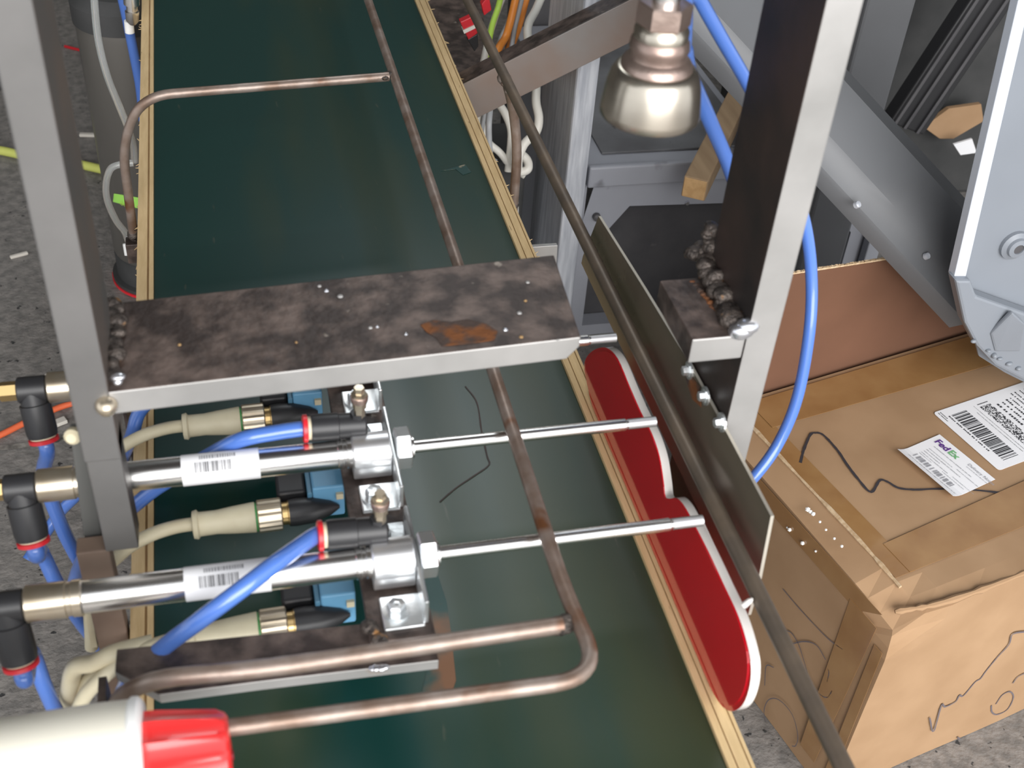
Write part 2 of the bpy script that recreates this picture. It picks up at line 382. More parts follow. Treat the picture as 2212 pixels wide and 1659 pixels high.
for px, py in ((1490, 800), (1525, 855), (1560, 912)):
    c = at(px, py, x=XP)
    b = obj('bolt', lathe(c, (-1, 0, 0), [(0, .0048), (.002, .0048), (.0022, .0036), (.0055, .0034), (.006, .002)], 6), ZINC, rp_)
    obj('washer', lathe(c, (-1, 0, 0), [(-.0002, .0068), (.0012, .0068)], 16), ZINC, b)
obj('rust_shim', bar(at(1440, 700, x=XP + .0042), at(1490, 785, x=XP + .0042), .0034, .005), RUSTPATCH, rp_)
obj('rust_streak', prism([at(x, y, x=XP - .0002) for x, y in ((1488, 805), (1512, 835), (1515, 880), (1496, 862), (1482, 820))], (-.0003, 0, 0)), RUSTPATCH, o)

# ------------------------------------------------------------------ left rusty guard loop
ZG = .630; RG = .0046
gr = thing('guard_rail', 'rusty bent round-bar guard loop standing over the green belt', 'guard rail', (.16, .8, ZB))
g = lambda x, y: at(x, y, z=ZG)
loop = bend([V((.164, 1.75, ZG)), V((.166, 1.1, ZG)), V((.1665, .70, ZG)), V((.1645, .43, ZG)), V((.170, .371, ZG)), V((.02, .3735, ZG)), V((-.030, .3745, ZG))], .045, 9)
rail = obj('rail', tube(loop, RG, 14, jitter=.02), RUSTROD, gr, True)
sup = bend([V((.1605, 1.1035, ZG)), V((.05, 1.094, ZG)), V((-.075, 1.083, ZG)), V((-.1, 1.092, .575)), V((-.1035, 1.10, .465))], .042, 8)
obj('rear_support', tube(sup, RG, 14, jitter=.02), RUSTROD, gr, True)
fs = bend([g(1215, 1350), g(800, 1412), g(560, 1446), g(335, 1466), at(262, 1500, z=.600), at(235, 1560, z=.54)], .03, 8)
obj('front_support', tube(fs, RG * 1.1, 14, jitter=.02), RUSTROD, gr, True)
obj('weld_bead', blobs(V((.163, 1.104, ZG)), V((.150, 1.104, ZG)), 4, .0052), WELD, gr, True)
obj('weld_bead', blobs(g(1200, 1352), g(1228, 1340), 5, .005), WELD, gr, True)
obj('weld_bead', blobs(V((-.1035, 1.10, .478)), V((-.103, 1.10, .462)), 4, .0062), WELD, gr, True)
obj('bracket', bx((-.112, 1.09, .44), (-.0955, 1.106, .463), .001), SCALE_, gr)

# right guide rail
gr2 = thing('guide_rail', 'long straight dark brown round bar running beside the right plywood board', 'guide rail', (.291, .8, .5))
XG = .2915
pts = [V((XG, y, .6005)) for y in (.20, .4, .7, 1.0, 1.2, 1.75)]
obj('rail', tube(pts, .0056, 14), DARKROD, gr2, True)
leg = bend([V((.2925, 1.15, .598)), at(1110, 240, y=1.17), at(1118, 330, y=1.17), at(1108, 460, y=1.17)], .04, 6)
obj('leg', tube(leg, .0055, 12), RUSTROD, gr2, True)
obj('weld_bead', blobs(V((XG, 1.172, .598)), V((XG, 1.13, .596)), 6, .0068, jit=.2), RUSTROD, gr2, True)
obj('weld_bead', blobs(at(1108, 440, y=1.17), at(1108, 470, y=1.17), 5, .005), WELD, gr2, True)
obj('leg_plate', prism([at(x, y, y=1.18) for x, y in ((1095, 470), (1120, 470), (1128, 560), (1100, 560))], (0, .004, 0)), SCALE_, gr2)

# ------------------------------------------------------------------ mounting frame for the cylinders
ZM = .594
mf = thing('mounting_frame', 'rusty flat bar and cross bar carrying the three cylinders over the belt', 'bracket', (.03, .55, .55))
o = obj('flat_bar', bx((.0535, .443, ZM - .005), (.092, .80, ZM), .0008), [SCALE_, STEEL], mf); faces_by_normal(o, [((1, 0, 0), 1)])
o = obj('cross_bar', prism([at(252, 1402, z=ZM - .0055), at(800, 1345, z=ZM - .0055), at(925, 1335, z=ZM - .0055), at(948, 1426, z=ZM - .0055), at(560, 1472, z=ZM - .0055), at(345, 1500, z=ZM - .0055), at(248, 1450, z=ZM - .0055)], (0, 0, -.0085), .0007), [SCALE_, STEELB], mf)
faces_by_normal(o, [((0, -1, 0), 1)])
obj('rear_cross_bar', bx((-.10, .735, ZM - .014), (.092, .775, ZM - .0055), .0008), SCALE_, mf)
obj('stand_off', bx((-.098, .74, ZB - .1), (-.0955, .77, ZM - .012)), SCALE_, mf)
obj('stand_off', bx((-.1, .435, ZB - .1), (-.0955, .455, ZM - .012)), SCALE_, mf)
obj('weld_bead', blobs(at(795, 1350, z=ZM), at(830, 1395, z=ZM), 5, .0042), WELD, mf, True)
obj('weld_drop', blobs(at(800, 1446, z=ZM - .006), at(835, 1440, z=ZM - .006), 4, .0026, jit=.2), WELDB, mf, True)
for px, py in ((905, 1290), (935, 1358)):
    pass

# ------------------------------------------------------------------ pneumatic cylinders (three alike)
ZA = .610; Y2 = .5885
def make_cylinder():
    root = thing('pneumatic_cylinder', '', 'air cylinder', (.0, Y2, ZM))
    A = lambda x: V((x, Y2, ZA)); ax = (1, 0, 0); RB = .0097
    obj('barrel', lathe(A(-.112), ax, [(0, RB), (.155, RB), (.173, RB)], 32), CHROME, root, True)
    obj('rear_cap', lathe(A(-.137), ax, [(0, .0095), (.001, .0108), (.0225, .0108), (.0230, .0100), (.0255, .0100), (.026, .0108), (.031, .0108), (.032, .0098)], 28), NICKEL, root, True)
    obj('rear_lug', lathe(A(-.178), ax, [(0, .0058), (.010, .0058), (.0105, .0068), (.026, .0068)], 6), BRASS, root)
    obj('crimp_ring', lathe(A(.051), ax, [(0, .0097), (.0005, .0103), (.0035, .0103), (.004, .0096), (.006, .0096), (.0065, .0104), (.0095, .0104)], 28), CHROME, root, True)
    bm_ = bx((.0605, Y2 - .0125, ZM + .0032), (.086, Y2 + .0125, ZA + .001), .001)
    lathe(A(.0605), ax, [(0, .0122), (.001, .0130), (.0245, .0130), (.0255, .0122)], 32, bm_)
    obj('front_block', bm_, ALU, root, True)
    n = obj('front_nut', lathe(A(.0895), ax, [(0, .0130), (.0012, .0142), (.0095, .0142), (.0105, .0130)], 6), ZINC, root)
    obj('nose', lathe(A(.099), ax, [(0, .0075), (.003, .0075), (.0035, .005)], 20), CHROME, root, True)
    rod = obj('piston_rod', lathe(A(.099), ax, [(0, .0043), (.152, .0043), (.153, .0035), (.154, .0035)], 18), CHROME, root, True)
    prof = []
    for i in range(26): prof += [(.154 + i * .0008, .0032), (.154 + i * .0008 + .0004, .0038)]
    obj('threaded_tip', lathe(A(.099), ax, prof, 14), ALU, rod, True)
    # foot bracket: flange behind the nut and two bolted feet
    br = obj('foot_bracket', bx((.0865, Y2 - .040, ZM + .0005), (.0893, Y2 + .040, ZM + .020), .001), ZINC, root)
    for s in (-1, 1):
        ft = obj('foot', bx((.0625, Y2 + s * .030 - .0125, ZM + .0002), (.087, Y2 + s * .030 + .0125, ZM + .0030), .001), ZINC, br)
        c = V((.0715, Y2 + s * .030, ZM + .003))
        obj('washer', lathe(c, (0, 0, 1), [(0, .0082), (.0014, .0082)], 20), ZINC, br, True)
        obj('bolt_head', lathe(c, (0, 0, 1), [(.0012, .0058), (.0062, .0058), (.0072, .0048), (.0068, .0022), (.0060, .0016)], 6), ZINC, br)
    # front fitting: body along -X, red release ring, adjusting screw above
    P = V((.0665, Y2 + .010, ZA + .0145))
    ff = obj('front_fitting', lathe(P + V((.005, 0, .001)), (-1, 0, .04), [(0, .006), (.001, .0085), (.018, .0085), (.0185, .0092), (.034, .0092), (.036, .0088)], 24), BLACKP, root, True)
    obj('fitting_stem', lathe(P + V((0, 0, -.012)), (0, 0, 1), [(0, .0062), (.018, .0062), (.019, .0052), (.0245, .0052)], 6), BLACKP, ff)
    e = P + V((-.031, 0, .0024))
    obj('collet_face', lathe(e, (-1, 0, .04), [(0, .0078), (.0022, .0078)], 20), CREAM, ff, True)
    obj('release_ring', lathe(e + V((-.002, 0, 0)), (-1, 0, .04), [(0, .0080), (.0005, .0094), (.0030, .0094), (.0036, .0080)], 24), REDP, ff, True)
    sc = P + V((.001, -.001, .010))
    a = obj('adjusting_screw', lathe(sc, (0, 0, 1), [(0, .0036), (.007, .0036), (.0072, .0046), (.0125, .0046), (.0127, .0055), (.019, .0055), (.0195, .0034), (.024, .0034)], 6), NICKEL, root)
    obj('lock_nut', lathe(sc + V((0, 0, .0128)), (0, 0, 1), [(0, .0056), (.004, .0060), (.0048, .0056)], 12), BELLR, a, True)
    # rear elbow, pointing down and slightly towards the camera
    E = A(-.1475); dn = V((.10, -.45, -1)).normalized()
    el = obj('rear_elbow', lathe(E + V((-.009, 0, 0)), ax, [(0, .0082), (.001, .0092), (.0185, .0092), (.0195, .0080)], 24), BLACKP, root, True)
    obj('elbow_leg', lathe(E, dn, [(.0, .0090), (.010, .0092), (.0105, .0104), (.030, .0106), (.034, .0100)], 24), BLACKP, el, True)
    obj('collet_face', lathe(E + dn * .034, dn, [(0, .0088), (.0015, .0088)], 20), CREAM, el, True)
    obj('release_ring', lathe(E + dn * .0352, dn, [(0, .0088), (.0005, .0102), (.003, .0102), (.0036, .0085)], 24), REDP, el, True)
    # printed label wrapped round the barrel
    lb = bmesh.new(); n = 22; a0, a1 = math.radians(-50), math.radians(150)
    def cyl(x, a, r): return V((x, Y2 - r * math.cos(a), ZA + r * math.sin(a)))
    x0, x1 = -.0485, .0005; rows = []
    for r in (RB + .00045, RB + .0001):
        rows.append([[lb.verts.new(cyl(x, a0 + (a1 - a0) * k / n, r)) for k in range(n + 1)] for x in (x0, x1)])
    for k in range(n):
        lb.faces.new((rows[0][0][k], rows[0][1][k], rows[0][1][k + 1], rows[0][0][k + 1]))
        for j in (0, 1): lb.faces.new((rows[0][j][k], rows[1][j][k], rows[1][j][k + 1], rows[0][j][k + 1]))
    lab = obj('printed_label', lb, LABEL, root, True)
    bb = bmesh.new()
    def patch(xa, xb, aa, ab):
        q = [[bb.verts.new(cyl(x, aa + (ab - aa) * k / 3, RB + .0006)) for k in range(4)] for x in (xa, xb)]
        for k in range(3): bb.faces.new((q[0][k], q[1][k], q[1][k + 1], q[0][k + 1]))
    x = -.040
    while x < -.0175:
        wd = random.choice((.0003, .0003, .0006, .0009)); patch(x, x + wd, math.radians(30), math.radians(68)); x += wd + random.choice((.0003, .0005, .0008))
    obj('barcode', bb, INK, lab)
    bb = bmesh.new(); x = -.037
    while x < -.014:
        wd = random.uniform(.0006, .0015); patch(x, x + wd, math.radians(80), math.radians(98)); x += wd + .0005
    obj('print_line', bb, GREYINK, lab, kind='stuff')
    return root
cyl2 = make_cylinder()
cyl2['label'] = 'chrome air cylinder with printed label, middle one of three across the belt'
cyl3 = copy_tree(cyl2); cyl3.location.y = .4915; cyl3['label'] = 'chrome air cylinder nearest the red ribbed cap, blue hose crossing its label'
cyl1 = copy_tree(cyl2); cyl1.location.y = .686; cyl1['label'] = 'chrome air cylinder mostly hidden under the rusty cantilever beam'
for c in (cyl1, cyl2, cyl3): c['group'] = 'air cylinders across the belt'

# ------------------------------------------------------------------ blue air hoses on the cylinders
def hose(name, pts, r, m, label, cat='hose', group=None, n=8):
    return tag(obj(name, tube(catmull(pts, n), r, 12), m, None, True), label, cat, group)
HR = .0053
def front_end(dy): return V((.0345, Y2 + dy + .010, ZA + .0172))
p = front_end(0)
hose('air_hose', [p, p + V((-.02, 0, -.001)), at(520, 950, z=.622), at(450, 985, z=.600), at(380, 1028, z=.574), at(305, 1080, z=.548), at(190, 1190, z=.49), at(150, 1290, z=.40)], HR, BLUEH,
     'blue air hose curving down from the middle cylinder front fitting', group='blue hoses on the cylinders')
p = front_end(-.097)
hose('air_hose', [p, p + V((-.006, 0, .0003)), at(630, 1192, z=.633), at(585, 1224, z=.636), at(520, 1274, z=.633), at(430, 1341, z=.617), at(355, 1397, z=.590), at(285, 1460, z=.555), at(245, 1550, z=.50)], HR, BLUEH,
     'blue air hose crossing over the label of the nearest cylinder', group='blue hoses on the cylinders')
p = front_end(.0975)
hose('air_hose', [p, p + V((-.02, 0, -.001)), p + V((-.055, -.004, -.02)), at(320, 870, z=.56), at(285, 940, z=.53), at(262, 1010, z=.47), at(262, 1090, z=.36)], HR, BLUEH,
     'blue air hose emerging under the rusty beam beside the left post', group='blue hoses on the cylinders')
dn = V((.10, -.45, -1)).normalized()
def rear_end(dy): return V((-.1475, Y2 + dy, ZA)) + dn * .037
for dy, pp, lb in ((0.0975, [(95, 1030, .53), (130, 1130, .49), (170, 1210, .45), (215, 1280, .38)], 'blue air hose hanging from the elbow left of the beam end'),
                   (0, [(88, 1190, .52), (120, 1255, .49), (165, 1330, .45), (215, 1395, .40)], 'blue air hose hanging from the middle black elbow'),
                   (-.097, [(68, 1410, .53), (95, 1480, .50), (125, 1545, .46), (170, 1620, .40)], 'blue air hose hanging from the lowest black elbow above the bottle')):
    e = rear_end(dy); hose('air_hose', [e, e + dn * .01] + [at(x, y, z=z) for x, y, z in pp], HR, BLUEH, lb, group='blue hoses on the cylinders')
hose('air_hose', [at(x, y, z=z) for x, y, z in ((60, 1210, .36), (120, 1120, .38), (150, 1085, .40), (200, 1040, .42))], .005, BLUEH, 'short blue hose stretch seen behind the dark strap on the left', group='blue hoses on the cylinders')

# ------------------------------------------------------------------ photo sensors with cream connectors
def make_sensor(c):
    """c: connector axis point at the knurled nut"""
    root = thing('sensor', '', 'sensor', c)
    d = V((1, .02, 0))
    obj('housing', bx(c + V((.030, .004, -.012)), c + V((.052, .034, .017)), .0015), LBLUE, root)
    obj('housing_edge', bx(c + V((.0265, .004, -.010)), c + V((.0298, .034, .013)), .0006), mat('blue_edge', (.08, .20, .30), rough=.4), root)
    obj('body', bx(c + V((.006, .010, -.014)), c + V((.026, .034, .010)), .002), BLACKP, root)
    obj('indicator', bx(c + V((.046, .0015, .006)), c + V((.051, .0045, .011)), .0004), CREAM, root)
    obj('connector_cone', lathe(c, d, [(.013, .0094), (.018, .0098), (.030, .0092), (.042, .0050), (.048, .0012)], 20), BLACKP, root, True)
    obj('threaded_collar', lathe(c, d, [(.008, .0080), (.012, .0080), (.0125, .0088), (.0142, .0088)], 20), BRASS, root, True)
    obj('knurled_nut', lathe(c, d, [(-.0085, .0106), (-.0077, .0116), (.0075, .0116), (.0083, .0106)], 36, rib=lambda k, h: 1 if k % 2 else .955), NICKEL, root)
    obj('green_ring', lathe(c, d, [(-.0098, .0100), (-.0084, .0100)], 20), GREENR, root, True)
    obj('overmold', lathe(c, d, [(-.052, .0062), (-.0515, .0094), (-.0485, .0102), (-.0472, .0084), (-.036, .0082), (-.025, .0094), (-.0100, .0106), (-.0096, .0098)], 24), CREAM, root, True)
    obj('cable', tube(catmull([c + V((-.048, 0, 0)), c + V((-.064, -.0005, -.0005)), c + V((-.082, -.004, -.003)), c + V((-.100, -.008, -.012)), c + V((-.122, -.012, -.038)), c + V((-.132, -.012, -.1))], 6), .0047, 12), CREAM, root, True)
    return root
s2 = make_sensor(at(583, 1113, z=.553)); s2['label'] = 'cream plug and blue sensor between the middle and nearest cylinders'
s1 = copy_tree(s2); s1.location = at(548, 905, z=.553); s1['label'] = 'cream plug and blue sensor just below the rusty beam front edge'
s3 = copy_tree(s2); s3.location = at(592, 1352, z=.553); s3['label'] = 'cream plug and blue sensor partly behind the lower cross bar'
for s in (s1, s2, s3): s['group'] = 'sensors under the cylinders'
hose('cream_cable', [at(x, y, z=z) for x, y, z in ((330, 1390, .55), (250, 1410, .55), (205, 1432, .54), (165, 1440, .53), (152, 1475, .50), (148, 1500, .46), (150, 1530, .38))], .0058, CREAM, 'cream cable looping out left of the lower cross bar', 'cable')
hose('cream_cable', [at(x, y, z=z) for x, y, z in ((262, 1440, .54), (225, 1445, .53), (185, 1470, .50), (160, 1505, .44))], .0042, CREAM, 'thin cream cable hanging below the loop by the cross bar', 'cable')

# ------------------------------------------------------------------ red panel on the right board
XPn = .2790
def pp_(px, py): return at(px, py, x=XPn)
rim = [(1262, 800), (1263, 782), (1272, 765), (1290, 753), (1312, 752), (1335, 775), (1362, 838), (1385, 890), (1408, 935), (1425, 985), (1434, 1040), (1438, 1072), (1447, 1077), (1462, 1076), (1478, 1092), (1497, 1126), (1530, 1190), (1565, 1265), (1593, 1325), (1610, 1375), (1622, 1430), (1620, 1480), (1606, 1520), (1585, 1536), (1565, 1530), (1545, 1505), (1510, 1440), (1470, 1350), (1405, 1195), (1330, 1005), (1285, 900)]
outl = catmull([pp_(x, y) for x, y in rim + rim[:1]], 4)[:-1]
outl = [V((XPn, q.y, max(q.z, ZB + .0035))) for q in outl]
pn = thing('red_acrylic_sign', 'glossy red double-humped acrylic panel with white rim, on the right plywood board', 'panel', (XPn, .58, ZB))
bm = prism(outl, (.0060, 0, 0), 0)
o = obj('body', bm, [REDACR, RIM], pn, True)
for p_ in o.data.polygons:
    if abs(p_.normal.x) < .6: p_.material_index = 1
cen = sum(outl, V()) / len(outl)
inner = [cen + (q - cen) * .975 for q in outl]
obj('face_sheet', prism([q + V((-.0008, 0, 0)) for q in inner], (.0009, 0, 0)), REDACR, pn)
tick = at(1607, 1308, x=XPn + .002)
obj('tab', lathe(tick, (.5, -.2, 1), [(0, .0022), (.006, .0018), (.008, .0008)], 8), RIM, pn, True)

# ------------------------------------------------------------------ cream bottle with ribbed red cap
BA = V((-.0265, .3655, .6255)); bd = V((-1, -.012, .0)).normalized()
bt = thing('bottle', 'cream plastic bottle with ribbed red cap pushed on the rod end', 'bottle', BA + bd * .08 + V((0, 0, -.035)))
obj('cap', lathe(BA, bd, [(0, .004), (.0005, .0155), (.002, .0180), (.006, .0192), (.034, .0228), (.040, .0232), (.043, .0215)], 72, rib=lambda k, h: 1.0 if h < .004 else (1.0 + .085 * (max(0, math.cos(k * 2 * math.pi / 6)) ** 1.5 - .3))), REDCAP, bt, True)
obj('cap_hole', lathe(BA + V((.0003, -.0035, -.001)), bd, [(-.0004, .0026), (.001, .0026)], 14), mat('cap_hole_dark', (.16, .0, .01), rough=.6), bt)
obj('collar', lathe(BA, bd, [(.0405, .0235), (.041, .0300), (.043, .0322), (.046, .0325), (.049, .0300)], 48), BOTTLEW, bt, True)
obj('body', lathe(BA, bd, [(.0455, .0295), (.0460, .0312), (.060, .0318), (.11, .0318), (.15, .031), (.20, .029), (.205, .02)], 48), BOTTLE, bt, True)

# ------------------------------------------------------------------ hanging metal bell
bc = V((.2313, .58, 0))
be = thing('bell_nozzle', 'heat-stained metal bell hanging on a stem beside the right post', 'nozzle', (.2313, .58, .853))
B = lambda prof, nm, m, n=32: obj(nm, lathe(bc, (0, 0, 1), prof, n), m, be, n > 8)
bell_ = B([(.860, .0255), (.8532, .0266), (.8528, .0276), (.8538, .0282), (.8575, .0280), (.864, .0272), (.871, .0262), (.877, .0246), (.8805, .0225), (.8815, .0205)], 'bell', BELLM, 48)
B([(.8800, .0200), (.8835, .0198), (.8860, .0182), (.8875, .0162), (.8905, .0158), (.8925, .0166), (.8965, .0160), (.8985, .0146)], 'neck_ring', BELLR, 40)
B([(.8980, .0148), (.9025, .0150), (.9040, .0142), (.9055, .0132)], 'neck', BELLM, 40)
B([(.9050, .0140), (.9060, .0148), (.9165, .0148), (.9175, .0138)], 'hex_collar', BELLR, 6)
B([(.9170, .0075), (1.25, .0075)], 'stem', CHROME, 24)

# ------------------------------------------------------------------ blue hoses round the right post
hose('air_hose', [V((.262, .66, 1.3)), V((.263, .66, 1.0)), at(1478, 60, y=.66), at(1480, 110, y=.66), at(1492, 165, y=.665), at(1535, 265, y=.675), at(1580, 375, y=.69), at(1620, 520, y=.70), at(1640, 700, y=.70), at(1625, 850, y=.70), V((.375, .70, .40)), V((.37, .70, .20)), V((.39, .70, .02))], .0052, BLUEH, 'blue hose dropping from the metal bell behind the right post', group='blue hoses by the right post')
hose('air_hose', [V((.24, .72, 1.3)), V((.25, .71, 1.05)), at(1470, -80, y=.70), at(1512, 0, y=.70), at(1560, 85, y=.70), at(1625, 200, y=.705), at(1695, 350, y=.70), at(1738, 480, y=.69), at(1753, 600, y=.68), at(1748, 720, y=.665), at(1722, 860, y=.65), at(1680, 960, y=.64), at(1625, 1035, y=.63), at(1560, 1100, y=.63), V((.345, .635, .40)), V((.345, .64, .2)), V((.37, .65, .02))], .0047, BLUEH, 'long blue hose bowing out right of the right post above the carton', group='blue hoses by the right post', n=10)

# ------------------------------------------------------------------ carton
ZT = .30
A2 = V((-.235, .972, 0)).normalized(); B2 = V((A2.y, -A2.x, 0)); K = V((.568, .6126, 0))
ca = thing('carton', 'taped brown cardboard box with shipping labels and scribbles right of conveyor', 'box', K + A2 * .16 + B2 * .24)
def cb(a, b, z): return K + A2 * a + B2 * b + V((0, 0, z))
DA, DB = .325, .50
bm = bmesh.new(); nx, ny, nz = 14, 20, 12
bmesh.ops.create_cube(bm, size=1)
for v in bm.verts: v.co = V((v.co.x + .5, v.co.y + .5, v.co.z + .5))
bmesh.ops.subdivide_edges(bm, edges=bm.edges, cuts=15, use_grid_fill=True)
for v in bm.verts:
    a, b, z = v.co.x * DA, v.co.y * DB, v.co.z * (ZT - .001)
    d = math.sqrt(a * a + b * b + (ZT - z) ** 2)                      # crushed front corner
    k = max(0, 1 - d / .055)
    a += .012 * k; b += .010 * k; z -= .018 * k
    if v.co.y < .01 or v.co.x < .01:
        wv = .0016 * math.sin(9 * b / DB + 5 * a / DA + 14 * z) ; a += wv * (v.co.x < .01); b += wv * (v.co.y < .01)
    if v.co.x < .01 and z > .2: z -= .004 * math.sin(b * 22) ** 2 * (b > .05)
    if v.co.y < .01 and z > ZT - .03: z -= .009
    v.co = cb(a, b, z + .001)
obj('body', bm, CARD, ca, False)
nL, nF, nT = -B2, -A2, V((0, 0, 1))
# standing back flap
f0, f1 = cb(.331, -.004, ZT - .03), cb(.331, .45, ZT - .03)
flap = []
pF = cb(.331, 0, ZT); 
t0, t1, t2 = atp(1690, 597, pF, A2), atp(1930, 560, pF, A2), atp(1990, 558, pF, A2)
flap = [f0 + B2 * .0, t0, t1, t2 + B2 * .05, f1]
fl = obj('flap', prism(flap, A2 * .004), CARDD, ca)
bm = bmesh.new()
for i in range(60):
    p = t0.lerp(t1, i / 60); r = bmesh.ops.create_cube(bm, size=.0030)
    for v in r['verts']: v.co = v.co + p + A2 * .002 + V((0, 0, random.uniform(-.0004, .0012)))
obj('torn_edge', bm, CARDE, fl, kind='stuff')
def strip(nm, pts, ext, m=TAPE): return obj(nm, prism(pts, ext), m, ca)
def topq(*q): return [atp(x, y, V((0, 0, ZT + .0008)), nT) for x, y in q]
e = V((0, 0, .0004))
strip('tape', [cb(.045, .032, ZT + .0006), cb(.31, .032, ZT + .0006), cb(.31, .055, ZT + .0006), cb(.045, .057, ZT + .0006)], e)
strip('tape', [cb(.085, .050, ZT + .0012), cb(.110, .47, ZT + .0012), cb(.050, .47, ZT + .0012), cb(.045, .050, ZT + .0012)], e)
strip('tape', [cb(.318, .05, ZT + .0016), cb(.318, .47, ZT + .0016), cb(.262, .47, ZT + .0016), cb(.272, .05, ZT + .0016)], e)
strip('tape', [cb(.02, -.0016, ZT - .0105), cb(.31, -.0016, ZT - .0105), cb(.31, -.0016, ZT - .034), cb(.05, -.0016, ZT - .036)], nL * .0004)
strip('tape', [cb(.020, -.0020, ZT - .030), cb(.060, -.0020, ZT - .03), cb(.055, -.0020, .03), cb(.030, -.0020, .03)], nL * .0004)
strip('tape', [cb(.004, -.0016, ZT - .05), cb(.016, -.0016, ZT - .05), cb(.014, -.0016, .0), cb(.002, -.0016, .0)], nL * .0004)
# scored crease and crushed edges
obj('crease', tube(catmull([cb(.31, .031, ZT), cb(.2, .0305, ZT + .0008), cb(.1, .031, ZT + .0006), cb(.035, .030, ZT - .001)], 6), [.0020] * 19, 6, jitter=.4), CARDE, ca)
obj('crumple', tube(catmull([cb(.018, .012, ZT - .010), cb(.004, .05, ZT - .001), cb(.0005, .11, ZT - .001), cb(.001, .2, ZT - .003), cb(.001, .4, ZT - .002)], 8), .0030, 8, jitter=.35), CARD, ca, True)
def wcurve(nm, pix, p0, nrm, wd, m): return obj(nm, ribbon(catmull([atp(x, y, p0, nrm) for x, y in pix], 6), wd, nrm, .0012), m, ca)
Q3 = lambda L: [(1652 + x / 3.95, 800 + y / 3.95) for x, y in L]
Q4 = lambda L: [(1592 + x / 3.568, 1200 + y / 3.568) for x, y in L]
PT = V((0, 0, ZT)); PF = K + nF * .001; PLf = K + nL * .0012
wcurve('scribble', Q3([(302, 795), (330, 690), (385, 560), (430, 540), (500, 560), (620, 690), (700, 810), (800, 940), (905, 1045), (980, 945), (1050, 960), (1140, 1010), (1280, 1025), (1450, 1018), (1700, 1020), (2090, 1060)]), PT, nT, .0030, PENCIL)
wcurve('scribble', Q4([(1480, 1245), (1510, 1350), (1570, 1150), (1600, 1160), (1680, 1120), (1710, 1070), (1740, 1075), (1830, 970), (1870, 945), (1910, 890), (2000, 780), (2090, 680), (2120, 600), (2230, 580)]), PF, nF, .0022, PENINK)
wcurve('scribble', Q4([(1955, 1150), (1960, 1200), (2000, 1220), (2080, 1180), (2125, 1090), (2100, 1045), (2040, 1070), (1990, 1140)]), PF, nF, .0020, PENINK)
wcurve('scribble', Q4([(1695, 1395), (1760, 1450), (1850, 1480)]), PF, nF, .0024, PENINK)
wcurve('scribble', Q4([(2120, 980), (2160, 930), (2230, 895)]), PF, nF, .0020, PENINK)
for L in ([(360, 255), (500, 420), (700, 630), (820, 720)], [(340, 565), (420, 590), (480, 680), (520, 800), (570, 960), (640, 1060), (700, 1090), (740, 1040)],
          [(390, 690), (520, 660), (620, 690), (690, 800)], [(220, 1000), (232, 850), (290, 860)], [(700, 860), (715, 900), (700, 970)],
          [(380, 1490), (310, 1430), (240, 1320), (215, 1200), (250, 1110), (330, 1110), (430, 1220), (475, 1380), (460, 1460), (430, 1465)]):
    wcurve('scribble', Q4(L), PLf, nL, .0013, PENINK)
# shipping labels
def label_frame(o_, xd, yd):
    return o_, xd.normalized(), yd.normalized()
g0 = atp(2015, 893, PT, nT); g1 = atp(2157, 1018, PT, nT); gx = (g1 - g0).normalized(); gy = nT.cross(gx)
def lp(u, v, h=.0012): return g0 + gx * u + gy * v + nT * h
def rnd(u0, v0, u1, v1, r, h):
    out = []
    for cx, cy, s in ((u1 - r, v0 + r, -90), (u1 - r, v1 - r, 0), (u0 + r, v1 - r, 90), (u0 + r, v0 + r, 180)):
        for k in range(4): a = math.radians(s + k * 30); out.append(lp(cx + r * math.cos(a), cy + r * math.sin(a), h))
    return out
Wd = (g1 - g0).length
sl = obj('shipping_label', prism(rnd(0, 0, Wd, .152, .004, .0008), nT * .0003), LABEL, ca)
def bars(nm, par, f, u0, u1, v0, v1, h, mn, m=INK, seed=1):
    rr = random.Random(seed); bm = bmesh.new(); u = u0
    while u < u1:
        wd = mn * rr.choice((1, 1, 2, 3)); q = [f(u, v0, h), f(min(u + wd, u1), v0, h), f(min(u + wd, u1), v1, h), f(u, v1, h)]
        bm.faces.new([bm.verts.new(p) for p in q]); u += wd + mn * rr.choice((1, 1, 2, 3))
    return obj(nm, bm, m, par)
bars('barcode', sl, lp, .012, Wd - .010, .0165, .039, .0013, .00062, seed=3)
bars('barcode', sl, lp, .0095, .0125, .058, .074, .0013, .0010, seed=4)
bm = bmesh.new(); rr = random.Random(9)
for i in range(64):
    for j in range(16):
        if rr.random() < .52:
            u, v = .014 + i * .00125, .058 + j * .001
            bm.faces.new([bm.verts.new(lp(*q, .0013)) for q in ((u, v), (u + .00115, v), (u + .00115, v + .00095), (u, v + .00095))])
obj('matrix_code', bm, INK, sl, kind='stuff')
def dashes(nm, par, f, rows, h, m=INK, seed=2):
    rr = random.Random(seed); bm = bmesh.new()
    for u0, u1, v, s in rows:
        u = u0
        while u < u1:
            wd = s * rr.uniform(.5, .9); k = s * rr.uniform(.7, 1)
            bm.faces.new([bm.verts.new(f(*q, h)) for q in ((u, v), (u + wd, v), (u + wd, v + k), (u, v + k))]); u += wd + s * rr.choice((.3, .3, .3, 1.0))
    return obj(nm, bm, m, par, kind='stuff')
dashes('print_lines', sl, lp, [(.012, .075, .0118, .0022), (.003, .018, .0045, .0014), (.003, .014, .0075, .0014), (.020, .09, .0475, .0008), (.010, .090, .052, .0007), (.018, .095, .080, .0035), (.018, .09, .0885, .0030), (.016, .09, .096, .0030), (.016, .08, .103, .0022), (.01, .08, .110, .0022), (.01, .07, .116, .0022), (.01, .09, .124, .002), (.01, .09, .131, .002)], .0013)
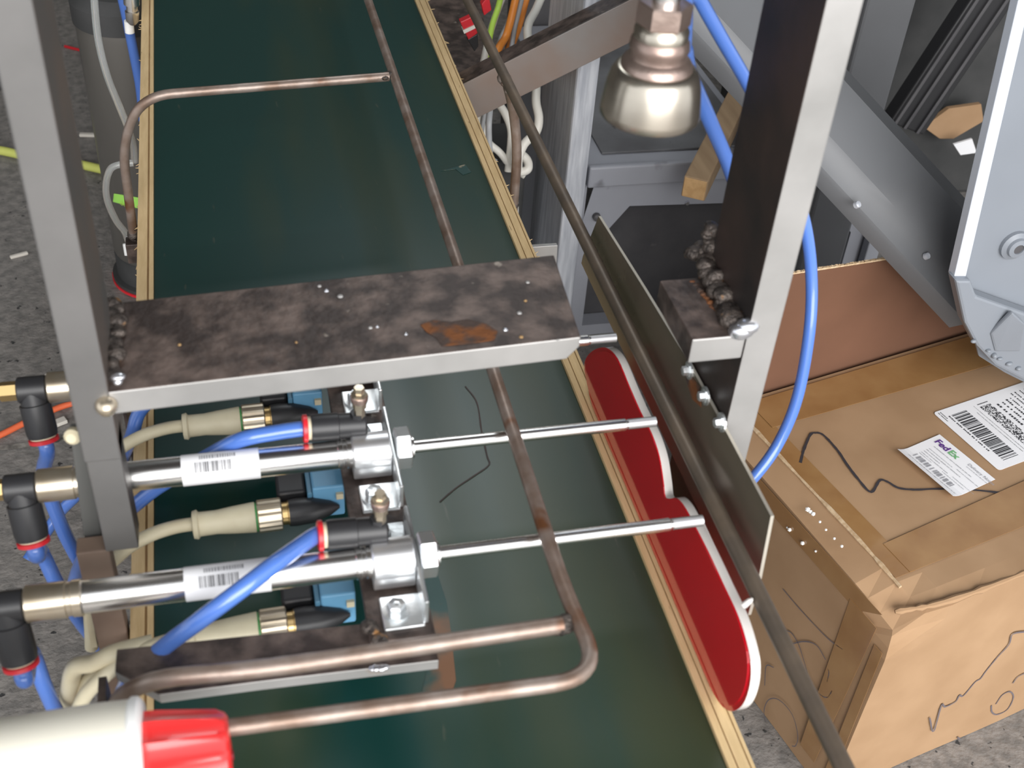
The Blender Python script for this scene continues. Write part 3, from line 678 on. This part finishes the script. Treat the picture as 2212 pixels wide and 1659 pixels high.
# second, smaller label lifted a little at one edge
h0 = atp(1935, 981, PT, nT); h1 = atp(2054, 1082, PT, nT); h3 = atp(2017, 931, PT, nT); hx = (h1 - h0).normalized(); hy = nT.cross(hx)
W2, H2 = (h1 - h0).length, (h3 - h0).dot(hy)
def lift(v): return .0016 + .006 * max(0, 1 - v / .02) ** 2
def lq(u, v, h=0): return h0 + hx * u + hy * v + nT * (lift(v) + h)
bm = bmesh.new(); rows = []
for i in range(13):
    v = H2 * i / 12; rows.append([bm.verts.new(lq(0, v)), bm.verts.new(lq(W2, v)), bm.verts.new(lq(W2, v, -.0003)), bm.verts.new(lq(0, v, -.0003))])
for a, b in zip(rows, rows[1:]):
    for k in range(4): bm.faces.new((a[k], a[(k + 1) % 4], b[(k + 1) % 4], b[k]))
bm.faces.new(rows[0]); bm.faces.new(rows[-1][::-1])
s2l = obj('courier_slip', bm, LABEL, ca)
bars('barcode', s2l, lq, .012, W2 - .014, .0125, .020, .0006, .0011, GREYINK, seed=6)
dashes('print_lines', s2l, lq, [(.010, .078, .0075, .0012), (.012, .05, .026, .0010), (.012, .035, .030, .0010), (.012, .06, .034, .0011), (.012, .045, .038, .0009), (.045, .075, .023, .0009), (.05, .08, .040, .0009), (.056, .085, .027, .0008), (.012, .03, .023, .0008), (.012, .065, .045, .0012)], .0006, GREYINK, seed=8)
dashes('print_lines', s2l, lq, [(.052, .082, .053, .0009)], .0006, GREYINK, seed=12)
text('logo_print', 'Fed', .0125, lq(.006, .0515, .0007), hx, hy, PURPLE, s2l, bold=.0003)
text('logo_print', 'Ex', .0125, lq(.0255, .0515, .0007), hx, hy, GREENINK, s2l, bold=.0003)
text('heading_print', 'Delivery Notes', .0058, lq(.050, .0565, .0007), hx, hy, GREYINK, s2l)
for i, (x, y, r) in enumerate(((1743, 1106, .0028), (1749, 1110, .0022), (1755, 1115, .0024), (1770, 1131, .0015), (1783, 1148, .0014), (1801, 1167, .0015), (1817, 1184, .0017))):
    p = atp(x, y, V((0, 0, ZT)), nT); bm = bmesh.new(); bmesh.ops.create_icosphere(bm, subdivisions=1, radius=r)
    for v in bm.verts: v.co += p + V((0, 0, r + .001))
    tag(obj('foam_crumb', bm, FOAM, None, True), 'tiny white foam crumb lying along the carton crease', 'crumb', 'foam crumbs on the carton crease')
for i, (x, y, r) in enumerate(((1709, 1143, .0024), (1737, 1172, .0024), (1702, 1139, .0012), (1764, 1190, .0014))):
    p = atp(x, y, PLf, nL); bm = bmesh.new(); bmesh.ops.create_icosphere(bm, subdivisions=1, radius=r)
    for v in bm.verts: v.co += p + nL * r * .8
    tag(obj('foam_crumb', bm, FOAM, None, True), 'tiny white foam crumb clinging to the carton side below the crease', 'crumb', 'foam crumbs on the carton side')

# ------------------------------------------------------------------ grey machine behind, right
YP = 1.46
mc = thing('grey_machine', 'grey painted machine base with dark chamfered opening behind the right post', 'machine', (.65, 1.35, 0))
def mp(px, py, y=YP): return at(px, py, y=y)
zl = mp(1400, 352).z
ocy = [mp(1275, 610), mp(1310, 500), mp(1360, 445), mp(1780, 432), mp(1838, 502), mp(1838, 590)]
x0, x1 = mp(1262, 420).x, mp(1900, 480).x
ob = [(p.x, p.z) for p in ocy]; ob[-1] = (ob[-2][0] + .0, .02); ob[0] = (ob[1][0] - .02, ob[1][1] - .05); ob.insert(0, (ob[0][0], .02))
# panel with opening, built as a frame of quads
bm = bmesh.new(); out = [(x0, .0), (x0, ob[1][1]), (x0, ob[2][1] + .01), (x0 + .02, zl), (x1 - .05, zl), (x1, ob[5][1]), (x1, .0)]
n7 = len(ob)
fo, fi = [bm.verts.new((x, YP, z)) for x, z in out], [bm.verts.new((x, YP, z)) for x, z in ob]
bi = [bm.verts.new((x, YP + .03, z)) for x, z in ob]
for i in range(n7):
    j = (i + 1) % n7
    bm.faces.new((fo[i], fo[j], fi[j], fi[i])); bm.faces.new((fi[i], fi[j], bi[j], bi[i]))
obj('front_panel', bm, GREY, mc)
obj('opening_back', prism([(x, YP + .031, z) for x, z in ob], (0, .004, 0)), DARKP, mc)
obj('shelf', bx((x0, YP - .004, zl - .004), (mp(1660, 350).x, 1.95, zl + .0), .002), GREY, mc)
obj('shelf_lip', bx((x0, YP - .012, zl - .030), (mp(1650, 350).x, YP - .001, zl + .004), .003), GREY, mc)
obj('tray', bx((x0 + .03, YP + .03, zl + .001), (mp(1640, 350).x, 1.9, zl + .004), .001), mat('dusty_tray', (.20, .205, .215), (.10, .10, .105), rough=.6, scale=7, spots=(.05, .05, .05), sscale=40), mc)
obj('back_panel', bx((x0, 1.96, 0), (mp(1760, 350).x, 1.99, .80)), DARKP, mc)
obj('side_panel', bx((x0, YP + .002, 0), (x0 + .004, 1.95, zl - .004)), GREY, mc)
obj('post_rib', bx((mp(1848, 480).x + .022, YP - .02, .0), (mp(1848, 480).x + .045, YP - .002, zl - .04), .002), GREY, mc)
obj('knob', lathe(mp(1288, 467, YP - .002), (0, -1, 0), [(0, .0062), (.006, .0058), (.008, .003)], 14), DARKP, mc, True)
obj('screw', lathe(mp(1484, 438, YP - .001), (0, -1, 0), [(0, .004), (.003, .003)], 10), WELDB, mc, True)
# column
YCo = 1.40; ce = at(1232, 300, y=YCo).x; cr = at(1278, 300, y=YCo).x
cl = at(1157, 350, x=ce).y
tag(obj('machine_column', bx((ce, YCo, 0), (cr, cl, .95), .004), GREYL), 'tall grey brush-painted square column behind the guide rails', 'column')
tag(obj('clip_plate', prism([at(x, y, y=.985) for x, y in ((1128, 535), (1205, 530), (1200, 600), (1130, 600))], (0, .005, 0), .0006), [STEELB], None), 'small bare steel plate behind the right end of the rusty beam', 'plate')
# slanting channel
LN = V((0, 1, 0))
l1, l2 = at(1470, 40, y=1.06), at(2085, 700, y=.90)
u1, u2 = at(1690, -30, y=1.12), at(2185, 505, y=.96)
du = (u1 - l1); dl = (l2 - l1).normalized(); nrm = dl.cross(du).normalized()
if nrm.y > 0: nrm = -nrm
l1 -= dl * .15; u1 -= dl * .15
def cs(t, s, h): return (l1.lerp(l2, t)).lerp(u1.lerp(u2, t), s) + nrm * h
prof = [(0.0, -.022), (0.0, -.004), (.02, .0), (.16, .003), (.22, .010), (.70, .012), (.80, .002), (.98, -.012), (1.0, -.02), (1.0, -.045), (.96, -.045), (.9, -.02), (.05, -.012), (.03, -.022)]
bm = bmesh.new(); N = 12; rings = []
for i in range(N + 1): rings.append([bm.verts.new(cs(i / N, s, h)) for s, h in prof])
for a, b in zip(rings, rings[1:]):
    for k in range(len(prof)): bm.faces.new((a[k], a[(k + 1) % len(prof)], b[(k + 1) % len(prof)], b[k]))
bm.faces.new(rings[0]); bm.faces.new(rings[-1][::-1])
ch = thing('slanting_channel', 'broad grey painted channel slanting down to the right above the carton', 'channel', l2)
obj('web', bm, CHAN, ch, True)
for px, py in ((1852, 442), (2002, 553)):
    c = atp(px, py, l2 + nrm * .01, nrm); obj('rivet', lathe(c, nrm, [(-.002, .004), (.002, .0035), (.003, .0015)], 10), GREYL, ch, True)
# right guard panel with lip and foot
YG_ = .87
pnl = thing('machine_guard', 'pale blue-grey sheet metal guard with bright folded edge at the right frame edge', 'machine guard', at(2150, 700, y=YG_))
q = lambda x, y, d=YG_: at(x, y, y=d)
obj('sheet', prism([q(2072, 600), q(2222, -60), q(2560, -60), q(2560, 900), q(2260, 850), q(2170, 805), q(2115, 770)], (0, .004, 0), .001), GREYP, pnl)
obj('lip', prism([q(2060, 603, YG_ - .012), q(2214, -60, YG_ - .012), q(2240, -60, YG_ - .012), q(2086, 600, YG_ - .012)], (0, .0118, 0), .0008), GREYE, pnl)
obj('foot', prism([q(x, y, YG_ - .02) for x, y in ((2064, 606), (2098, 606), (2110, 640), (2280, 700), (2280, 850), (2212, 822), (2150, 790), (2110, 748), (2084, 698))], (0, .018, 0), .003), GREYP, pnl)
rw = [(2103, 737), (2135, 757), (2147, 768), (2160, 775), (2180, 786), (2200, 796)]
for x, y in rw: obj('rivet', blobs(q(x, y, YG_ - .021), q(x, y, YG_ - .021), 1, .0034, jit=0), GREYP, pnl, True)
obj('gusset', prism([q(2140, 722, YG_ - .022), q(2188, 675, YG_ - .03), q(2215, 700, YG_ - .03), q(2205, 760, YG_ - .024), q(2150, 760, YG_ - .022)], (0, .006, 0), .002), GREYP, pnl)
bo = q(2190, 528, YG_)
e_ = obj('eye_boss', lathe(bo, (0, -1, 0), [(0, .016), (.004, .0155), (.006, .011), (.009, .010), (.010, .0055), (.005, .0045)], 24), GREYP, pnl, True)
obj('boss_hole', lathe(bo, (0, -1, 0), [(.0085, .0052), (.0088, .0052)], 16), DARKP, e_)
# pillar, black diagonal bar and clutter behind
tag(obj('machine_pillar', bx((at(1848, 100, y=1.32).x, 1.32, 0), (at(1952, 100, y=1.32).x, 1.40, 1.1), .004), CHAN), 'grey vertical pillar rising behind the slanting channel', 'pillar')
tag(obj('slim_pillar', bx((at(1835, 80, y=1.40).x - .02, 1.46, 0), (at(1835, 80, y=1.40).x, 1.5, 1.1), .003), GREY), 'slim dark grey upright left of the grey pillar', 'pillar')
bd_ = thing('black_rail', 'black grooved bar slanting up at the top right corner', 'bar', at(1960, 220, y=1.7))
P0, P1 = at(1950, 270, y=1.62), at(2170, -60, y=1.62)
obj('web', bar(P0, P1, .075, .03, (0, -1, 0), .003), BLACKP, bd_)
sd = (P1 - P0).normalized().cross(V((0, -1, 0))).normalized()
for k in (-.03, -.008, .02): obj('ridge', bar(P0 + sd * k + V((0, -.017, 0)), P1 + sd * k + V((0, -.017, 0)), .006, .006, (0, -1, 0), .001), DARKP, bd_)
tag(obj('wooden_crate_board', bar(at(1930, 28, y=1.95), at(2060, 8, y=1.95), .06, .10, (0, 0, 1), .002), WOOD), 'brown board lying behind the black slanting bar', 'board')
tag(obj('pale_strip', bar(at(1930, 62, y=1.9), at(2040, 48, y=1.9), .02, .014, (0, 0, 1), .002), CONC), 'pale narrow strip below the brown board at top right', 'strip')
tag(obj('cardboard_piece', prism([at(x, y, y=1.75) for x, y in ((1995, 275), (2050, 235), (2120, 225), (2125, 262), (2060, 300), (2030, 300))], (0, .01, 0), .001), CARD), 'scrap of brown cardboard between the channel and the pale guard', 'cardboard')
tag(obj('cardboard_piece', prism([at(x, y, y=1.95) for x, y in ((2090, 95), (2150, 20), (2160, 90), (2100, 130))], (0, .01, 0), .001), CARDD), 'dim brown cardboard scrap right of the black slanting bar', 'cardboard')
tag(obj('paper_scrap', prism([at(x, y, y=1.7) for x, y in ((2060, 312), (2100, 300), (2110, 330), (2075, 335))], (0, .004, 0)), LABEL), 'white paper scrap low between channel and pale guard', 'paper')
tag(obj('dark_bin', bx((.98, 1.8, 0), (1.5, 2.1, .55), .01), BLACKR), 'dark box standing in the shade behind the machine', 'box')
# wooden stick on the shelf
zs_ = zl + .021; s0 = at(1500, 408, z=zs_); s1 = at(1628, 150, z=zs_)
st = thing('wooden_stick', 'square pine stick sticking out over the machine shelf edge', 'stick', s0)
sd_ = (s1 - s0).normalized()
obj('shaft', bar(s0, s1, .034, .032, (0, 0, 1), .002), WOOD, st)
obj('cut_end', bar(s0 - sd_ * .0012, s0 + sd_ * .0004, .031, .029, (0, 0, 1), .0005), WOODE, st)

# ------------------------------------------------------------------ steel angle, plate and cables right of the belt
sa = thing('steel_angle', 'rust-edged bare steel angle running out right from the conveyor board', 'steel bar', at(1000, 230, z=.40))
a0, a1 = at(984, 190, x=.2885), at(1400, -20, y=1.345)
da = (a1 - a0).normalized(); a0 -= da * .004; a1 += da * .06
pa = V((da.y, -da.x, 0)).normalized(); na = da.cross(pa).normalized()
if na.z < 0: na = -na
def sq(l, s_, h): return a0.lerp(a1, l) + pa * s_ + na * h
obj('front_leg', prism([sq(0, 0, 0), sq(1, 0, 0), sq(1, 0, -.050), sq(0, 0, -.050)], -pa * .005, .0008), mat('rust_blushed_steel', (.25, .235, .225), (.23, .17, .14), rough=.5, metal=.4, scale=9), sa)
obj('top_leg', prism([sq(0, -.0005, 0), sq(1, -.0005, 0), sq(1, -.042, 0), sq(0, -.042, 0)], -na * .005, .0008), SCALE_, sa)
tag(obj('rusty_plate', prism([at(x, y, z=.40) for x, y in ((905, -30), (1040, -30), (1050, 120), (1010, 190), (975, 175))], (0, 0, -.006), .001), SCALE_), 'dark rusty plate lying beside the upper right board edge', 'plate')
def cable(pts, r, m, label): return hose('cable', [at(x, y, y=d + .10) for x, y, d in pts], r, m, label, 'cable', 'cables beside the conveyor')
cable(((1095, -30, 1.55), (1062, 60, 1.5), (1040, 160, 1.42), (1030, 260, 1.36), (1035, 330, 1.33), (1060, 420, 1.32)), .0050, WHITEC, 'white cable dropping close beside the board edge')
cable(((1125, -20, 1.56), (1098, 50, 1.52), (1075, 110, 1.47), (1058, 240, 1.35), (1056, 300, 1.33), (1062, 380, 1.32), (1064, 450, 1.31)), .0044, GREYC, 'grey cable hanging straight down under the steel angle')
cable(((1140, -20, 1.58), (1118, 60, 1.55), (1095, 120, 1.50), (1080, 170, 1.45)), .0062, ORANGEC, 'thick orange cable, right one of two above the steel angle')
cable(((1118, -20, 1.52), (1096, 70, 1.50), (1075, 110, 1.46), (1062, 170, 1.41)), .0055, ORANGEC, 'orange cable, left one of two above the steel angle')
cable(((1085, -20, 1.5), (1075, 20, 1.5), (1062, 60, 1.48), (1050, 130, 1.45)), .0042, LIMEC, 'green and yellow cable above the steel angle')
cable(((1130, -15, 1.52), (1112, 60, 1.51), (1104, 110, 1.48)), .0036, GREYC, 'thin grey cable between the two orange cables')
cable(((1180, -30, 1.6), (1158, 20, 1.55), (1140, 60, 1.5), (1146, 120, 1.46), (1158, 170, 1.42), (1158, 220, 1.38), (1164, 255, 1.36), (1158, 285, 1.35), (1132, 312, 1.34), (1120, 345, 1.33), (1122, 370, 1.33), (1140, 365, 1.33), (1138, 345, 1.34), (1115, 325, 1.35)), .0062, WHITEC, 'cream cable curling into a loop beside the grey column')
cable(((1066, 210, 1.42), (1088, 240, 1.40), (1103, 275, 1.38), (1104, 310, 1.37), (1098, 370, 1.36)), .0058, WHITEC, 'cream cable passing behind the rail leg under the angle')
cable(((1035, 240, 1.40), (1050, 300, 1.38), (1080, 330, 1.37), (1105, 360, 1.36), (1135, 380, 1.35)), .0052, WHITEC, 'pale cable crossing low between board and column')
cable(((1048, 235, 1.38), (1040, 290, 1.37), (1046, 330, 1.37), (1072, 350, 1.36)), .0036, GREYC, 'thin grey cable curling at the board edge under the angle')
cable(((1112, 430, 1.30), (1112, 465, 1.3), (1106, 500, 1.3), (1112, 540, 1.3)), .0052, WHITEC, 'short white cable end below the rail leg weld')
tl = thing('red_cutter', 'red handled tool with white stripe among the cables', 'tool', at(1020, 90, y=1.6))
obj('handle', prism([at(x, y, y=1.55) for x, y in ((994, 48), (1020, 36), (1032, 72), (1012, 86))], (0, .012, 0), .001), REDB, tl)
obj('stripe', prism([at(x, y, y=1.548) for x, y in ((1000, 66), (1028, 53), (1031, 59), (1003, 73))], (0, .013, 0)), WHITEC, tl)
obj('jaw', prism([at(x, y, y=1.55) for x, y in ((1010, 86), (1032, 73), (1034, 100), (1025, 112))], (0, .01, 0), .001), BLACKP, tl)
obj('upper_handle', prism([at(x, y, y=1.56) for x, y in ((1040, 10), (1056, -10), (1062, 22), (1046, 34))], (0, .012, 0), .001), REDB, tl)
tag(obj('cable_duct', bx((.30, 1.50, 0), (.42, 1.62, .30), .004), BLACKR), 'black duct below the cables behind the steel angle', 'duct')

# ------------------------------------------------------------------ left: tank, hoses, floor litter
tcx, tcy = at(352, 590, z=0).x, at(352, 590, z=0).y
tk = thing('air_tank', 'grey upright tank with black end rings left of the conveyor', 'tank', (tcx, tcy, 0))
TB = lambda prof, nm, m: obj(nm, lathe((tcx, tcy, 0), (0, 0, 1), prof, 48), m, tk, True)
TB([(.055, .068), (.06, .070), (.43, .070), (.44, .069)], 'shell', TANK)
TB([(.0, .074), (.004, .078), (.012, .078), (.014, .070), (.055, .070), (.058, .066)], 'foot_ring', BLACKR)
TB([(.438, .066), (.44, .073), (.47, .073), (.485, .06), (.49, .03)], 'top_ring', BLACKR)
obj('red_band', lathe((tcx, tcy, 0), (0, 0, 1), [(.0012, .0795), (.006, .0795)], 48), REDP, tk, True)
# sticker on the tank, curved strip
def tcyl(px, py):
    r = ray(px, py); ox, oy = CAM.x - tcx, CAM.y - tcy; R_ = .0706
    a = r.x ** 2 + r.y ** 2; b = 2 * (ox * r.x + oy * r.y); c = ox * ox + oy * oy - R_ * R_
    t = (-b - math.sqrt(max(0, b * b - 4 * a * c))) / (2 * a); return CAM + r * t
bm = bmesh.new(); N = 8; rows = []
for i in range(N + 1):
    x = 246 + 54 * i / N; rows.append((bm.verts.new(tcyl(x, 418 + 9 * i / N)), bm.verts.new(tcyl(x - 2, 436 + 14 * i / N))))
for a, b in zip(rows, rows[1:]): bm.faces.new((a[0], b[0], b[1], a[1]))
stk = obj('sticker', bm, LIME, tk)
pc = tcyl(258, 436)
text('sticker_print', 'deep', .011, pc + V((0, -.0012, -.004)), (tcyl(285, 446) - pc).normalized(), V((0, -.1, 1)).normalized(), LIMEC, stk)
hose('clear_hose', [tcyl(x, y) + V((-.002, -.006, 0)) for x, y in ((240, 30),)] and [at(202, -40, y=1.28), at(205, 20, y=1.28), at(213, 90, y=1.28), at(232, 165, y=1.28), at(258, 230, y=1.29), at(276, 275, y=1.30), at(288, 315, y=1.31), at(290, 350, y=1.31)], .0040, CLEAR, 'clear plastic hose running down in front of the grey tank')
hose('clear_hose', [at(x, y, y=1.22) for x, y in ((288, 352), (268, 354), (242, 362), (231, 385), (229, 415), (236, 445), (252, 478), (270, 502), (280, 530))], .0038, CLEAR, 'clear hose loop bulging left beside the lime sticker')
hose('air_hose', [at(x, y, y=1.62) for x, y in ((258, -30), (270, 20), (281, 75), (292, 130), (303, 190), (310, 260))], .0068, BLUEH, 'blue hose beside the clear hose at the top of the tank')
vt = thing('hose_valve', 'small chrome valve beside the left board at the top', 'valve', at(288, 40, y=1.58))
obj('body', lathe(at(283, -20, y=1.57), (at(286, 45, y=1.57) - at(283, -20, y=1.57)), [(0, .010), (.018, .010), (.019, .007), (.026, .007), (.027, .009), (.040, .008), (.045, .004)], 16), CHROME, vt, True)
obj('collar', lathe(at(278, 45, y=1.59), (at(280, 66, y=1.59) - at(278, 45, y=1.59)), [(0, .0062), (.016, .0062)], 12), FOAM, vt, True)
tag(obj('hose_tag', bar(tcyl(271, 524) + V((0, -.003, 0)), tcyl(275, 549) + V((0, -.003, 0)), .008, .004, (0, -1, 0), .001), FOAM), 'small white clip on the lower front of the tank', 'clip')
def stick(nm, p, q_, wd, ht, m, label, cat, group=None):
    a, b = at(*p, z=ht / 2 + .0005), at(*q_, z=ht / 2 + .0005); return tag(obj(nm, bar(a, b, wd, ht, (0, 0, 1), ht * .2), m), label, cat, group)
stick('floor_splinter', (22, 556), (60, 546), .006, .005, CONC, 'pale splinter lying alone on the floor left of the gantry post', 'splinter')
stick('floor_splinter', (172, 291), (212, 292), .009, .006, CONC, 'pale splinter on the floor between gantry post and tank', 'splinter')
stick('floor_splinter', (-20, 137), (14, 137), .008, .006, CONC, 'pale splinter at the upper left frame edge', 'splinter')
stick('floor_splinter', (104, 921), (143, 906), .012, .006, CONC, 'pale flat splinter below the orange cord', 'splinter')
stick('floor_splinter', (98, 815), (114, 811), .010, .006, CONC, 'short pale chip above the uppermost black elbow', 'splinter')
def floor_hose(nm, pts, r, m, label, cat): return hose(nm, [at(x, y, z=r) for x, y in pts], r, m, label, cat)
floor_hose('floor_hose', [(-60, 316), (0, 325), (60, 337), (130, 347), (220, 366), (300, 390)], .0085, YELLOW, 'yellow-green hose lying across the floor at left', 'hose')
floor_hose('orange_cord', [(-60, 965), (0, 940), (50, 915), (100, 892), (140, 876), (200, 860)], .0045, ORANGE, 'orange cord lying on the floor left of the gantry post', 'cord')
floor_hose('thin_cable', [(140, 100), (160, 105), (190, 112), (230, 118)], .003, REDB, 'thin dark red cable on the floor by the tank', 'cable')
tag(obj('dark_scrap', bx(at(-40, 190, z=0) + V((-.05, -.02, 0)), at(-40, 190, z=0) + V((.055, .12, .05)), .01), BLACKR), 'black scrap lying at the upper left frame edge', 'scrap')
